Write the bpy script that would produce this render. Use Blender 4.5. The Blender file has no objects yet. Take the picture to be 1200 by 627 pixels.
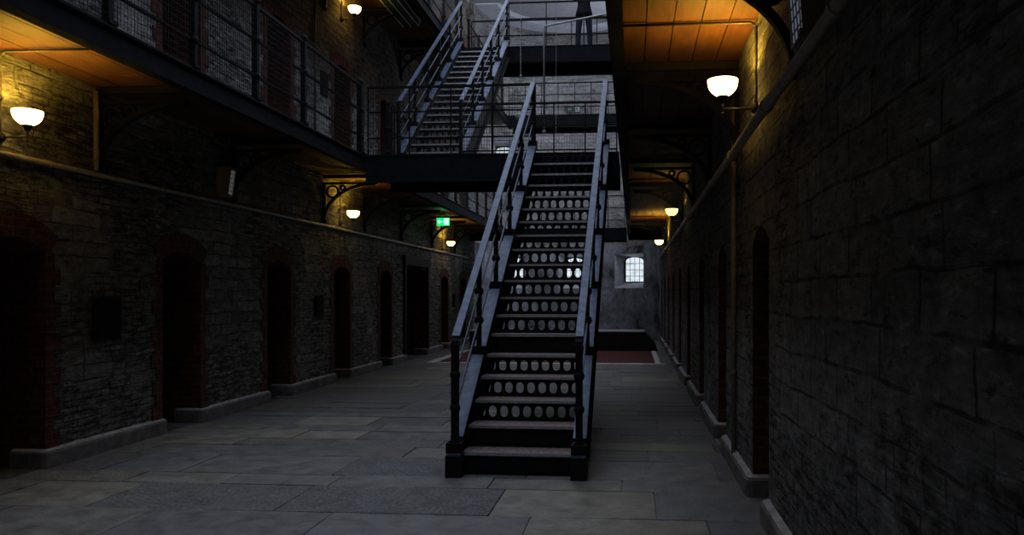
import bpy, bmesh, math, random
from mathutils import Vector, Matrix
random.seed(7)
PI = math.pi
COL = bpy.context.scene.collection
XL, XR = -5.38, 0.94            # wall faces
EL, ER = -4.13, -0.17           # gallery edges
YB, YA = -3.0, 25.9             # back wall, start of the apse
Z2, Z3, ZT = 3.705, 7.41, 11.5
ACX, AR = (XL+XR)/2, (XR-XL)/2  # apse centre and radius

# ------------------------------------------------------------------ materials
def mat_new(name):
    m = bpy.data.materials.new(name); m.use_nodes = True
    nt = m.node_tree; nt.nodes.clear()
    out = nt.nodes.new('ShaderNodeOutputMaterial')
    b = nt.nodes.new('ShaderNodeBsdfPrincipled')
    nt.links.new(b.outputs[0], out.inputs[0])
    return m, nt, b
def N(nt, t, **kw):
    n = nt.nodes.new(t)
    for k, v in kw.items():
        if hasattr(n, k) and k not in ('Scale',): setattr(n, k, v)
        else: n.inputs[k].default_value = v
    return n
def L(nt, a, b): nt.links.new(a, b)
def ramp(nt, stops):
    r = nt.nodes.new('ShaderNodeValToRGB')
    e = r.color_ramp.elements
    while len(e) < len(stops): e.new(0.5)
    for i, (p, c) in enumerate(stops):
        e[i].position = p; e[i].color = (c[0], c[1], c[2], 1) if not isinstance(c, (int, float)) else (c, c, c, 1)
    return r
def mixc(nt, a, b, fac, mode='MIX'):
    n = nt.nodes.new('ShaderNodeMix'); n.data_type = 'RGBA'; n.blend_type = mode
    for sock, v in ((n.inputs[6], a), (n.inputs[7], b), (n.inputs[0], fac)):
        if hasattr(v, 'is_linked'): L(nt, v, sock)
        elif isinstance(v, (int, float)): sock.default_value = v
        else: sock.default_value = (*v, 1)
    return n.outputs[2]
def math_n(nt, op, a, b=0.0):
    n = nt.nodes.new('ShaderNodeMath'); n.operation = op
    for s, v in ((n.inputs[0], a), (n.inputs[1], b)):
        if hasattr(v, 'is_linked'): L(nt, v, s)
        else: s.default_value = v
    return n.outputs[0]
def coords(nt, scale=(1, 1, 1), distort=0.0, dscale=3.0):
    tc = N(nt, 'ShaderNodeTexCoord')
    v = tc.outputs['Object']
    if distort:
        nz = N(nt, 'ShaderNodeTexNoise', Scale=dscale, Detail=3.0); L(nt, v, nz.inputs['Vector'])
        s = N(nt, 'ShaderNodeVectorMath', operation='SUBTRACT'); L(nt, nz.outputs['Color'], s.inputs[0]); s.inputs[1].default_value = (.5, .5, .5)
        m = N(nt, 'ShaderNodeVectorMath', operation='SCALE'); L(nt, s.outputs[0], m.inputs[0]); m.inputs['Scale'].default_value = distort
        a = N(nt, 'ShaderNodeVectorMath', operation='ADD'); L(nt, v, a.inputs[0]); L(nt, m.outputs[0], a.inputs[1]); v = a.outputs[0]
    mp = N(nt, 'ShaderNodeMapping'); mp.inputs['Scale'].default_value = scale
    L(nt, v, mp.inputs['Vector'])
    return mp.outputs[0], tc.outputs['Object']
def bump(nt, b, h, strength, dist, prev=None):
    n = N(nt, 'ShaderNodeBump'); n.inputs['Strength'].default_value = strength; n.inputs['Distance'].default_value = dist
    L(nt, h, n.inputs['Height'])
    if prev: L(nt, prev, n.inputs['Normal'])
    L(nt, n.outputs[0], b.inputs['Normal'])
    return n.outputs[0]

def stone_mat(name, cols, bw=.5, rh=.17, axis='y', slate=.5, joint=(.05, .047, .042), wash=.4, dist=.05, fine=1.0, washcol=(.46, .44, .40), bare=None):
    """rubble walling: uneven blocks with open joints, broken up by bands of thin slaty stone"""
    m, nt, b = mat_new(name)
    tc = N(nt, 'ShaderNodeTexCoord'); obj = tc.outputs['Object']
    sp = N(nt, 'ShaderNodeSeparateXYZ'); L(nt, obj, sp.inputs[0])
    cb = N(nt, 'ShaderNodeCombineXYZ'); L(nt, sp.outputs[1 if axis == 'y' else 0], cb.inputs[0]); L(nt, sp.outputs[2], cb.inputs[1])
    P = cb.outputs[0]
    def warp(v, amt, scale, det=3.0):
        mp = N(nt, 'ShaderNodeMapping'); mp.inputs['Scale'].default_value = (scale*.55, scale, 1); L(nt, v, mp.inputs['Vector'])
        nz = N(nt, 'ShaderNodeTexNoise', Scale=1.0, Detail=det); L(nt, mp.outputs[0], nz.inputs['Vector'])
        q = N(nt, 'ShaderNodeVectorMath', operation='SUBTRACT'); L(nt, nz.outputs['Color'], q.inputs[0]); q.inputs[1].default_value = (.5, .5, .5)
        k = N(nt, 'ShaderNodeVectorMath', operation='MULTIPLY'); L(nt, q.outputs[0], k.inputs[0]); k.inputs[1].default_value = (amt*1.6, amt, 0)
        a = N(nt, 'ShaderNodeVectorMath', operation='ADD'); L(nt, v, a.inputs[0]); L(nt, k.outputs[0], a.inputs[1]); return a.outputs[0]
    def blocks(w_, h_, amt, sc, ms, sq=1.0):
        br = N(nt, 'ShaderNodeTexBrick'); L(nt, warp(warp(P, amt, sc), .03, 9.0, 4.0), br.inputs['Vector'])
        br.offset = .37; br.squash = sq; br.squash_frequency = 3
        br.inputs['Scale'].default_value = 1; br.inputs['Brick Width'].default_value = w_; br.inputs['Row Height'].default_value = h_
        br.inputs['Mortar Size'].default_value = ms; br.inputs['Mortar Smooth'].default_value = .6
        br.inputs['Color1'].default_value = (0, 0, 0, 1); br.inputs['Color2'].default_value = (1, 1, 1, 1); br.inputs['Mortar'].default_value = (.5, .5, .5, 1)
        return br
    A = blocks(bw, rh, .07, 1.7, .012, 1.6); B = blocks(bw*.42, rh*.42, .10, 2.6, .009, .7)
    n0 = N(nt, 'ShaderNodeTexNoise', Scale=.9, Detail=3.0); L(nt, obj, n0.inputs['Vector'])
    # thinner, more broken stone towards the foot of every storey-high lift
    hz = ramp(nt, [(0.0, .62), (.42, .5), (.5, .45), (1.0, .45)]); L(nt, math_n(nt, 'MULTIPLY', sp.outputs[2], .4), hz.inputs[0])
    nh = math_n(nt, 'ADD', n0.outputs['Fac'], math_n(nt, 'SUBTRACT', hz.outputs[0], .5))
    sel = ramp(nt, [(0.48-.1*(slate-.5), 0.0), (0.53-.1*(slate-.5), 1.0)]); L(nt, nh, sel.inputs[0])
    nf = N(nt, 'ShaderNodeTexNoise', Scale=3.3, Detail=4.0, Roughness=.6); L(nt, obj, nf.inputs['Vector'])
    fade = ramp(nt, [(0.38, .12), (0.56, 1.0)]); L(nt, nf.outputs['Fac'], fade.inputs[0])      # joints smeared over with mortar in places
    fac = math_n(nt, 'MULTIPLY', mixc(nt, A.outputs['Fac'], B.outputs['Fac'], sel.outputs[0]), fade.outputs[0])
    tint = mixc(nt, A.outputs['Color'], B.outputs['Color'], sel.outputs[0])
    # thin slaty clefts, the shade inside them painted into the colour
    mp = N(nt, 'ShaderNodeMapping'); mp.inputs['Scale'].default_value = (5.0, 17.0, 1); L(nt, warp(P, .10, 2.0), mp.inputs['Vector'])
    cl = N(nt, 'ShaderNodeTexNoise', Scale=1.0, Detail=8.0, Roughness=.7); L(nt, mp.outputs[0], cl.inputs['Vector'])
    cr_ = ramp(nt, [(0.40, 0.0), (0.48, .6), (0.60, 1.15)]); L(nt, cl.outputs['Fac'], cr_.inputs[0])
    cleft = mixc(nt, (1, 1, 1), cr_.outputs[0], math_n(nt, 'ADD', math_n(nt, 'MULTIPLY', sel.outputs[0], .6), .4))
    cr = ramp(nt, [(i/(len(cols)-1), c) for i, c in enumerate(cols)]); L(nt, tint, cr.inputs[0])
    nz = N(nt, 'ShaderNodeTexNoise', Scale=11.0, Detail=9.0, Roughness=.72); L(nt, obj, nz.inputs['Vector'])
    cc = ramp(nt, [(0.3, .35), (.42, .8), (0.7, 1.45)]); L(nt, nz.outputs['Fac'], cc.inputs[0])
    c1 = mixc(nt, cr.outputs[0], cc.outputs[0], 1.0, 'MULTIPLY')
    n2 = N(nt, 'ShaderNodeTexNoise', Scale=2.1, Detail=8.0, Roughness=.68); L(nt, obj, n2.inputs['Vector'])
    w = ramp(nt, [(0.47, 0.0), (0.60, 1.0)]); L(nt, n2.outputs['Fac'], w.inputs[0])
    c2 = mixc(nt, c1, washcol, math_n(nt, 'MULTIPLY', w.outputs[0], wash))
    if bare:      # storeys limewashed only to shoulder height, bare brown render above
        zm = math_n(nt, 'MODULO', sp.outputs[2], 3.705)
        zz = math_n(nt, 'ADD', zm, math_n(nt, 'MULTIPLY', math_n(nt, 'SUBTRACT', n2.outputs['Fac'], .5), 1.6))
        bz = ramp(nt, [(0.38, 0.0), (0.48, 1.0)]); L(nt, math_n(nt, 'MULTIPLY', zz, .25), bz.inputs[0])
        c2 = mixc(nt, c2, mixc(nt, bare, cc.outputs[0], 1.0, 'MULTIPLY'), bz.outputs[0])
    c3 = mixc(nt, c2, joint, math_n(nt, 'MULTIPLY', fac, .85))
    # pits and knocked-out chips
    npit = N(nt, 'ShaderNodeTexNoise', Scale=1.0, Detail=5.0, Roughness=.6); mp2 = N(nt, 'ShaderNodeMapping'); mp2.inputs['Scale'].default_value = (7, 16, 1); L(nt, P, mp2.inputs['Vector']); L(nt, mp2.outputs[0], npit.inputs['Vector'])
    pit = ramp(nt, [(0.33, 0.0), (0.41, 1.0)]); L(nt, npit.outputs['Fac'], pit.inputs[0])
    c4 = mixc(nt, joint, c3, math_n(nt, 'MULTIPLY', cleft, math_n(nt, 'ADD', math_n(nt, 'MULTIPLY', pit.outputs[0], .8), .2)))
    L(nt, c4, b.inputs['Base Color']); b.inputs['Roughness'].default_value = .92; b.inputs['Specular IOR Level'].default_value = .2
    h = math_n(nt, 'ADD', math_n(nt, 'SUBTRACT', 1.0, fac), math_n(nt, 'ADD', math_n(nt, 'MULTIPLY', cleft, 1.3), math_n(nt, 'MULTIPLY', pit.outputs[0], .7)))
    h = math_n(nt, 'ADD', h, math_n(nt, 'ADD', math_n(nt, 'MULTIPLY', nz.outputs['Fac'], .55*fine), math_n(nt, 'MULTIPLY', tint, .35)))
    bump(nt, b, h, 1.0, dist)
    return m

def brick_mat(name, c1, c2, mortar, scale=1.0):
    m, nt, b = mat_new(name)
    tc = N(nt, 'ShaderNodeTexCoord'); sp = N(nt, 'ShaderNodeSeparateXYZ'); L(nt, tc.outputs['Object'], sp.inputs[0])
    u = math_n(nt, 'ADD', sp.outputs[0], sp.outputs[1]); cb = N(nt, 'ShaderNodeCombineXYZ'); L(nt, u, cb.inputs[0]); L(nt, sp.outputs[2], cb.inputs[1])
    br = N(nt, 'ShaderNodeTexBrick'); L(nt, cb.outputs[0], br.inputs['Vector'])
    br.inputs['Color1'].default_value = (*c1, 1); br.inputs['Color2'].default_value = (*c2, 1); br.inputs['Mortar'].default_value = (*mortar, 1)
    br.inputs['Scale'].default_value = scale; br.inputs['Mortar Size'].default_value = .007
    br.inputs['Brick Width'].default_value = .225; br.inputs['Row Height'].default_value = .078
    nz = N(nt, 'ShaderNodeTexNoise', Scale=14.0, Detail=6.0); L(nt, tc.outputs['Object'], nz.inputs['Vector'])
    cc = ramp(nt, [(0.3, .5), (0.7, 1.3)]); L(nt, nz.outputs['Fac'], cc.inputs[0])
    L(nt, mixc(nt, br.outputs['Color'], cc.outputs[0], 1.0, 'MULTIPLY'), b.inputs['Base Color'])
    b.inputs['Roughness'].default_value = .9; b.inputs['Specular IOR Level'].default_value = .2
    h = math_n(nt, 'ADD', math_n(nt, 'SUBTRACT', 1.0, br.outputs['Fac']), math_n(nt, 'MULTIPLY', nz.outputs['Fac'], .6))
    bump(nt, b, h, 1.0, .015)
    return m

def plain(name, col, rough=.6, metal=0.0, var=.35, nscale=20.0, bmp=.002, spec=.5, col2=None):
    m, nt, b = mat_new(name)
    tc = N(nt, 'ShaderNodeTexCoord')
    nz = N(nt, 'ShaderNodeTexNoise', Scale=nscale, Detail=6.0, Roughness=.65); L(nt, tc.outputs['Object'], nz.inputs['Vector'])
    if col2: rp = ramp(nt, [(0.38, col), (0.66, col2)])
    else: rp = ramp(nt, [(0.3, tuple(c*(1-var) for c in col)), (0.7, tuple(min(1, c*(1+var)) for c in col))])
    L(nt, nz.outputs['Fac'], rp.inputs[0]); L(nt, rp.outputs[0], b.inputs['Base Color'])
    b.inputs['Roughness'].default_value = rough; b.inputs['Metallic'].default_value = metal
    b.inputs['Specular IOR Level'].default_value = spec
    if bmp: bump(nt, b, nz.outputs['Fac'], .6, bmp)
    return m

def wood_mat(name, c1, c2):
    m, nt, b = mat_new(name)
    v, obj = coords(nt, (9, 1.0, 9), .05, 2.0)
    nz = N(nt, 'ShaderNodeTexNoise', Scale=3.0, Detail=8.0, Roughness=.6); L(nt, v, nz.inputs['Vector'])
    rp = ramp(nt, [(0.3, c1), (0.72, c2)]); L(nt, nz.outputs['Fac'], rp.inputs[0])
    n2 = N(nt, 'ShaderNodeTexNoise', Scale=1.5, Detail=3.0); L(nt, obj, n2.inputs['Vector'])
    cc = ramp(nt, [(0.35, .6), (0.65, 1.2)]); L(nt, n2.outputs['Fac'], cc.inputs[0])
    L(nt, mixc(nt, rp.outputs[0], cc.outputs[0], 1.0, 'MULTIPLY'), b.inputs['Base Color'])
    b.inputs['Roughness'].default_value = .7
    bump(nt, b, nz.outputs['Fac'], .5, .004)
    return m

def emit_mat(name, col, strength, base=(.9, .85, .7)):
    m, nt, b = mat_new(name)
    b.inputs['Base Color'].default_value = (*base, 1); b.inputs['Emission Color'].default_value = (*col, 1)
    b.inputs['Emission Strength'].default_value = strength; b.inputs['Roughness'].default_value = .3
    return m

M = {}
M['rubble'] = stone_mat('rubble_stone', [(.19, .182, .165), (.34, .327, .30), (.26, .252, .232), (.50, .48, .44)], .42, .15, 'y', .9, dist=.07)
M['limewashed'] = stone_mat('limewashed_rubble', [(.34, .34, .34), (.52, .52, .53), (.42, .42, .43), (.62, .62, .64)], .36, .12, 'y', 1.0, wash=.8, washcol=(.80, .80, .83), bare=(.23, .195, .165), dist=.06, joint=(.04, .04, .042))
M['coursed'] = stone_mat('coursed_stone', [(.22, .218, .208), (.32, .315, .30), (.26, .256, .248), (.38, .373, .35)], .52, .21, 'y', .3, wash=.3, dist=.06)
M['endstone'] = stone_mat('end_wall_stone', [(.22, .21, .215), (.33, .32, .33), (.26, .25, .26), (.38, .37, .375)], .8, .27, 'x', .2, joint=(.12, .115, .12), wash=.4, dist=.03)
M['brick'] = brick_mat('red_brick', (.12, .03, .02), (.08, .024, .018), (.10, .075, .06))
M['iron'] = plain('black_iron', (.009, .009, .011), .72, .0, .5, 30, .002, .14)
M['steel'] = plain('blue_grey_painted_steel', (.080, .112, .185), .5, .15, .45, 12, .003, .35)
M['fascia'] = plain('dark_blue_grey_steel', (.008, .010, .014), .85, 0, .4, 10, .002, .12)
M['wood'] = wood_mat('brown_timber', (.050, .015, .0034), (.108, .036, .007))
M['darkwood'] = wood_mat('dark_door_timber', (.018, .015, .013), (.045, .038, .032))
M['render'] = plain('kerb_render', (.15, .135, .13), .85, 0, .45, 6, .01, .2)
M['kerbtop'] = plain('kerb_top_painted_light', (.36, .355, .36), .85, 0, .4, 9, .01, .2)  # paler than the kerb sides: light on the tops put into the colour
M['paleboard'] = plain('pale_greenish_paint', (.22, .25, .22), .8, 0, .2, 8, .002, .2)
M['ceil'] = plain('pale_plaster', (.30, .30, .33), .9, 0, .12, 3, .004, .2)
M['cove'] = plain('white_plaster_cove', (.46, .48, .54), .9, 0, .1, 3, .003, .2)
M['dark'] = plain('dark_void_paint', (.012, .012, .012), .9, 0, .3, 5, .001, .1)
M['pipe'] = plain('painted_pipe', (.24, .21, .15), .55, .1, .3, 15, .001)
M['cable'] = plain('black_conduit', (.05, .045, .035), .5, .3, .3, 15, .001)
M['palepipe'] = plain('galvanised_tube', (.36, .37, .40), .45, .5, .3, 15, .001)
M['tread'] = plain('worn_tread', (.09, .06, .055), .6, .1, .5, 26, .002, .4, (.27, .22, .22))
M['nosing'] = plain('worn_steel_nosing', (.42, .42, .46), .4, .5, .3, 40, .001)
M['wire'] = plain('wire_mesh', (.012, .012, .015), .5, .5, .3, 30, 0)
M['redfloor'] = brick_mat('red_quarry_tiles', (.10, .032, .030), (.075, .026, .024), (.05, .03, .028))
M['paleedge'] = plain('pale_stone_edge', (.85, .86, .9), .22, 0, .2, 9, .002)  # pale stone, made near-white to put the skylight's glint into its colour
M['bowl'] = emit_mat('opal_glass_lit', (1, .63, .13), 12.0)
M['dimbowl'] = emit_mat('opal_glass_dim', (1, .82, .30), 1.9)
M['farbowl'] = emit_mat('opal_glass_far', (1, .65, .16), 7.0)
M['greensign'] = emit_mat('lit_green_acrylic', (.0, .75, .22), 1.3, (.0, .4, .12))
M['whitesign'] = emit_mat('lit_white_acrylic', (.75, 1, .85), 1.3)
M['darksign'] = plain('unlit_sign_green', (.012, .03, .025), .4, 0, .2, 10, 0)
M['greylegend'] = plain('pale_legend', (.30, .33, .32), .5, 0, .1, 10, 0)
M['white'] = plain('off_white_enamel', (.78, .79, .79), .5, 0, .15, 10, .001)
M['glowface'] = emit_mat('white_face_added_glow', (.85, .9, .85), .11, (.6, .6, .6))  # faint emission added so the white face shows under the gallery
M['boxbrown'] = plain('brown_box_side', (.20, .15, .10), .7, 0, .2, 10, .001)

def glass_window():
    m, nt, b = mat_new('daylit_window_glass')
    tc = N(nt, 'ShaderNodeTexCoord'); nz = N(nt, 'ShaderNodeTexNoise', Scale=4.0, Detail=2.0); L(nt, tc.outputs['Object'], nz.inputs['Vector'])
    rp = ramp(nt, [(0.35, (.55, .66, .60)), (0.5, (.78, .88, 1)), (0.62, (.85, .92, 1)), (0.72, (.8, .55, .6))]); L(nt, nz.outputs['Fac'], rp.inputs[0])
    L(nt, rp.outputs[0], b.inputs['Emission Color']); b.inputs['Emission Strength'].default_value = .95
    b.inputs['Base Color'].default_value = (.3, .35, .4, 1); b.inputs['Roughness'].default_value = .15
    return m
M['window'] = glass_window()
def leaded():
    m, nt, b = mat_new('wired_glass')
    b.inputs['Base Color'].default_value = (.42, .50, .60, 1); b.inputs['Roughness'].default_value = .25
    b.inputs['Emission Color'].default_value = (.45, .6, .8, 1); b.inputs['Emission Strength'].default_value = .14
    return m
M['wired'] = leaded()

def plaster_mat():
    m, nt, b = mat_new('old_blue_grey_plaster')
    v, obj = coords(nt, (1, 1, 1), .5, 1.2)
    n1 = N(nt, 'ShaderNodeTexNoise', Scale=1.1, Detail=8.0, Roughness=.62); L(nt, v, n1.inputs['Vector'])
    rp = ramp(nt, [(0.38, (.06, .056, .052)), (0.44, (.17, .165, .17)), (0.52, (.22, .225, .26)), (0.60, (.32, .33, .375)), (.7, (.20, .20, .22))]); L(nt, n1.outputs['Fac'], rp.inputs[0])
    n2 = N(nt, 'ShaderNodeTexNoise', Scale=7.0, Detail=8.0, Roughness=.7); L(nt, obj, n2.inputs['Vector'])
    cc = ramp(nt, [(0.3, .7), (0.7, 1.2)]); L(nt, n2.outputs['Fac'], cc.inputs[0])
    L(nt, mixc(nt, rp.outputs[0], cc.outputs[0], 1.0, 'MULTIPLY'), b.inputs['Base Color']); b.inputs['Roughness'].default_value = .9
    b.inputs['Specular IOR Level'].default_value = .2
    bump(nt, b, math_n(nt, 'ADD', n1.outputs['Fac'], math_n(nt, 'MULTIPLY', n2.outputs['Fac'], .3)), 1.0, .05)
    return m
M['plaster'] = plaster_mat()
M['revealp'] = plain('window_reveal_plaster', (.34, .34, .37), .9, 0, .3, 5, .01, .2)

def flag_mat():
    m, nt, b = mat_new('worn_flagstones')
    at = N(nt, 'ShaderNodeAttribute'); at.attribute_name = 'slab'
    tc = N(nt, 'ShaderNodeTexCoord')
    n1 = N(nt, 'ShaderNodeTexNoise', Scale=5.0, Detail=9.0, Roughness=.7); L(nt, tc.outputs['Object'], n1.inputs['Vector'])
    n2 = N(nt, 'ShaderNodeTexNoise', Scale=38.0, Detail=6.0, Roughness=.7); L(nt, tc.outputs['Object'], n2.inputs['Vector'])
    sp = N(nt, 'ShaderNodeSeparateColor'); L(nt, at.outputs['Color'], sp.inputs[0])
    base = ramp(nt, [(0.0, (.105, .104, .106)), (.35, (.15, .147, .145)), (.6, (.125, .127, .142)), (.85, (.19, .178, .15)), (1.0, (.22, .205, .17))]); L(nt, sp.outputs[0], base.inputs[0])
    c1 = ramp(nt, [(0.3, .5), (0.7, 1.35)]); L(nt, n1.outputs['Fac'], c1.inputs[0])
    c2 = ramp(nt, [(0.38, .45), (0.62, 1.45)]); L(nt, n2.outputs['Fac'], c2.inputs[0])
    a = mixc(nt, base.outputs[0], c1.outputs[0], 1.0, 'MULTIPLY')
    L(nt, mixc(nt, a, c2.outputs[0], sp.outputs[1], 'MULTIPLY'), b.inputs['Base Color'])
    r = ramp(nt, [(0.3, .42), (0.7, .68)]); L(nt, n1.outputs['Fac'], r.inputs[0]); L(nt, r.outputs[0], b.inputs['Roughness'])
    h = math_n(nt, 'ADD', math_n(nt, 'MULTIPLY', n1.outputs['Fac'], .6), math_n(nt, 'MULTIPLY', n2.outputs['Fac'], math_n(nt, 'MULTIPLY', sp.outputs[1], .6)))
    bump(nt, b, h, 1.0, .03)
    return m
M['flag'] = flag_mat()

# ------------------------------------------------------------------ mesh builder
class MB:
    def __init__(s): s.v = []; s.f = []; s.mi = []
    def quad(s, pts, mi=0):
        n = len(s.v); s.v += [tuple(p) for p in pts]; s.f.append(tuple(range(n, n+len(pts)))); s.mi.append(mi)
    def hexa(s, p, mi=0):       # p: 8 points, bottom loop then top loop
        n = len(s.v); s.v += [tuple(q) for q in p]
        for f in ((3, 2, 1, 0), (4, 5, 6, 7), (0, 1, 5, 4), (1, 2, 6, 5), (2, 3, 7, 6), (3, 0, 4, 7)):
            s.f.append(tuple(n+i for i in f)); s.mi.append(mi)
    def box(s, x0, x1, y0, y1, z0, z1, mi=0, bev=0.0):
        if x0 > x1: x0, x1 = x1, x0
        if y0 > y1: y0, y1 = y1, y0
        s.hexa([(x0, y0, z0), (x1, y0, z0), (x1, y1, z0), (x0, y1, z0), (x0, y0, z1), (x1, y0, z1), (x1, y1, z1), (x0, y1, z1)], mi)
    def bar(s, a, b, w, h=None, mi=0, side=None):
        h = w if h is None else h
        a, b = Vector(a), Vector(b); d = (b-a).normalized()
        if side is None:
            side = d.cross(Vector((0, 0, 1)))
            if side.length < 1e-4: side = Vector((1, 0, 0))
        side = Vector(side).normalized(); up = side.cross(d).normalized()
        sw, uh = side*w/2, up*h/2
        s.hexa([a-sw-uh, a+sw-uh, b+sw-uh, b-sw-uh, a-sw+uh, a+sw+uh, b+sw+uh, b-sw+uh], mi)
    def tube(s, pts, r, n=8, mi=0, cap=True):
        pts = [Vector(p) for p in pts]; base = len(s.v); prev = None
        for i, p in enumerate(pts):
            d = (pts[min(i+1, len(pts)-1)] - pts[max(i-1, 0)]).normalized()
            if prev is None:
                u = d.cross(Vector((0, 0, 1)))
                if u.length < 1e-3: u = d.cross(Vector((1, 0, 0)))
            else: u = prev - d*prev.dot(d)
            u.normalize(); prev = u; w = d.cross(u)
            rr = r[i] if isinstance(r, (list, tuple)) else r
            for k in range(n):
                a = 2*PI*k/n; s.v.append(tuple(p + (u*math.cos(a)+w*math.sin(a))*rr))
        for i in range(len(pts)-1):
            for k in range(n):
                a, b = base+i*n+k, base+i*n+(k+1) % n
                s.f.append((a, b, b+n, a+n)); s.mi.append(mi)
        if cap:
            s.f.append(tuple(base+k for k in range(n))[::-1]); s.mi.append(mi)
            e = base+(len(pts)-1)*n; s.f.append(tuple(e+k for k in range(n))); s.mi.append(mi)
    def lathe(s, c, prof, n=20, mi=0, axis='z'):
        base = len(s.v); m = len(prof)
        for k in range(n):
            a = 2*PI*k/n
            for r, z in prof:
                if axis == 'z': s.v.append((c[0]+r*math.cos(a), c[1]+r*math.sin(a), c[2]+z))
                elif axis == 'x': s.v.append((c[0]+z, c[1]+r*math.cos(a), c[2]+r*math.sin(a)))
                else: s.v.append((c[0]+r*math.cos(a), c[1]+z, c[2]+r*math.sin(a)))
        for k in range(n):
            for j in range(m-1):
                a, b = base+k*m+j, base+((k+1) % n)*m+j
                s.f.append((a, b, b+1, a+1)); s.mi.append(mi)
    def ball(s, c, r, n=10, mi=0, sq=1.0):
        s.lathe(c, [(r*math.sin(PI*i/8)+1e-5, -r*sq*math.cos(PI*i/8)) for i in range(9)], n, mi)
    def ringxz(s, c, R, r, th, n=24, mi=0):    # flat ring in the x-z plane
        for k in range(n):
            a0, a1 = 2*PI*k/n, 2*PI*(k+1)/n
            s.arcseg(c, R, r, th, a0, a1, mi)
    def arcseg(s, c, R, r, th, a0, a1, mi=0):
        f = lambda rr, a, y: (c[0]+rr*math.cos(a), c[1]+y, c[2]+rr*math.sin(a))
        s.hexa([f(r, a0, -th/2), f(R, a0, -th/2), f(R, a0, th/2), f(r, a0, th/2), f(r, a1, -th/2), f(R, a1, -th/2), f(R, a1, th/2), f(r, a1, th/2)], mi)
    def mesh(s, name, mats, smooth=False):
        me = bpy.data.meshes.new(name); me.from_pydata(s.v, [], s.f)
        for m in (mats if isinstance(mats, (list, tuple)) else [mats]): me.materials.append(m)
        me.polygons.foreach_set('material_index', s.mi)
        bm = bmesh.new(); bm.from_mesh(me); bmesh.ops.remove_doubles(bm, verts=bm.verts, dist=1e-5)
        bmesh.ops.recalc_face_normals(bm, faces=bm.faces); bm.to_mesh(me); bm.free()
        if smooth: me.shade_smooth()
        return me

def place(name, me, parent=None, loc=(0, 0, 0), rot=(0, 0, 0), label=None):
    if isinstance(me, MB): raise TypeError
    o = bpy.data.objects.new(name, me); COL.objects.link(o)
    o.location = loc; o.rotation_euler = rot
    if parent: o.parent = parent
    if label: o['label'] = label
    return o
def root(name, label, cat, loc=(0, 0, 0), rot=(0, 0, 0), group=None):
    o = bpy.data.objects.new(name, None); COL.objects.link(o); o.empty_display_size = .2
    o.location = loc; o.rotation_euler = rot; return tag(o, label, cat, group)
def tag(o, label, cat, group=None):
    o['label'] = label; o['category'] = cat
    if group: o['group'] = group
    return o
def struct(name, me, parent=None):
    o = place(name, me, parent)
    if not parent: o['kind'] = 'structure'
    return o
def pivot(name, me, label, cat, group=None):   # a one-mesh thing whose origin goes to its own base
    vs = [v.co for v in me.vertices]
    c = Vector((sum(v.x for v in vs)/len(vs), sum(v.y for v in vs)/len(vs), min(v.z for v in vs)))
    me.transform(Matrix.Translation(-c))
    return tag(place(name, me, None, c), label, cat, group)

# ------------------------------------------------------------------ walls with door openings
DL = [6.25+2.53*k for k in range(-3, 5)]                      # cell doors of the left wall (centres)
DL = [y for y in DL] + [21.6, 24.0]
DRt = [5.79+2.45*k for k in range(0, 9)]                       # right wall
HW, SPR, RISE = .385, 1.98, .12                                 # half width, springing, arch rise
def arch_pts(c, hw, zs, rise, n=8):
    R = (hw*hw+rise*rise)/(2*rise); zc = zs+rise-R
    return [(c-hw+2*hw*i/n, zc+math.sqrt(max(0, R*R-(-hw+2*hw*i/n)**2))) for i in range(n+1)]
def wall_mesh(X, inward, y0, y1, z0, z1, ops, depth, split=None):
    """ops: list of (centre, half width, z base, springing, rise)"""
    mb = MB()
    _q = mb.quad
    def quad(pts, mi=0):       # cut wall faces at the storey line so the limewashed storeys get their own finish
        if mi == 0 and split:
            zz = [p[2] for p in pts]
            if min(zz) >= split-1e-4: return _q(pts, 2)
            if max(zz) > split and abs(pts[0][2]-pts[1][2]) < 9:
                return (_q([pts[0], pts[1], (X, pts[1][1], split), (X, pts[0][1], split)], 0), _q([(X, pts[0][1], split), (X, pts[1][1], split), pts[2], pts[3]], 2))
        return _q(pts, mi)
    mb.quad = quad
    ys = sorted({y0, y1} | {o[0]-o[1] for o in ops} | {o[0]+o[1] for o in ops})
    for a, b in zip(ys[:-1], ys[1:]):
        c = (a+b)/2
        col = sorted([o for o in ops if abs(o[0]-c) < o[1]], key=lambda o: o[2])
        if not col: mb.quad([(X, a, z0), (X, b, z0), (X, b, z1), (X, a, z1)]); continue
        low = z0
        segs = arch_pts(col[0][0], col[0][1], 0, col[0][4])
        prof = [(y, low) for y, _ in segs]
        for o in col:
            if o[2] > low + 1e-4 or prof[4][1] > low:
                for i in range(8): mb.quad([(X, prof[i][0], prof[i][1]), (X, prof[i+1][0], prof[i+1][1]), (X, prof[i+1][0], o[2]), (X, prof[i][0], o[2])])
            prof = arch_pts(o[0], o[1], o[3], o[4])
            low = o[3]
            D = X - inward*depth
            ring = [(o[0]-o[1], o[2])] + prof + [(o[0]+o[1], o[2])]
            for p, q in zip(ring, ring[1:]+ring[:1]):
                mb.quad([(X, p[0], p[1]), (X, q[0], q[1]), (D, q[0], q[1]), (D, p[0], p[1])], 1)
        for i in range(8): mb.quad([(X, prof[i][0], prof[i][1]), (X, prof[i+1][0], prof[i+1][1]), (X, prof[i+1][0], z1), (X, prof[i][0], z1)])
    return mb
DEP = .55
opsL = [(c, HW, z, z+SPR, RISE) for z in (0, Z2, Z3) for c in DL]
opsL += [(18.75, .95, 0, 2.2, .08)]
opsL = [o for o in opsL if not (o[1] == HW and abs(o[0]-18.9) < 1.1)]
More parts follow.
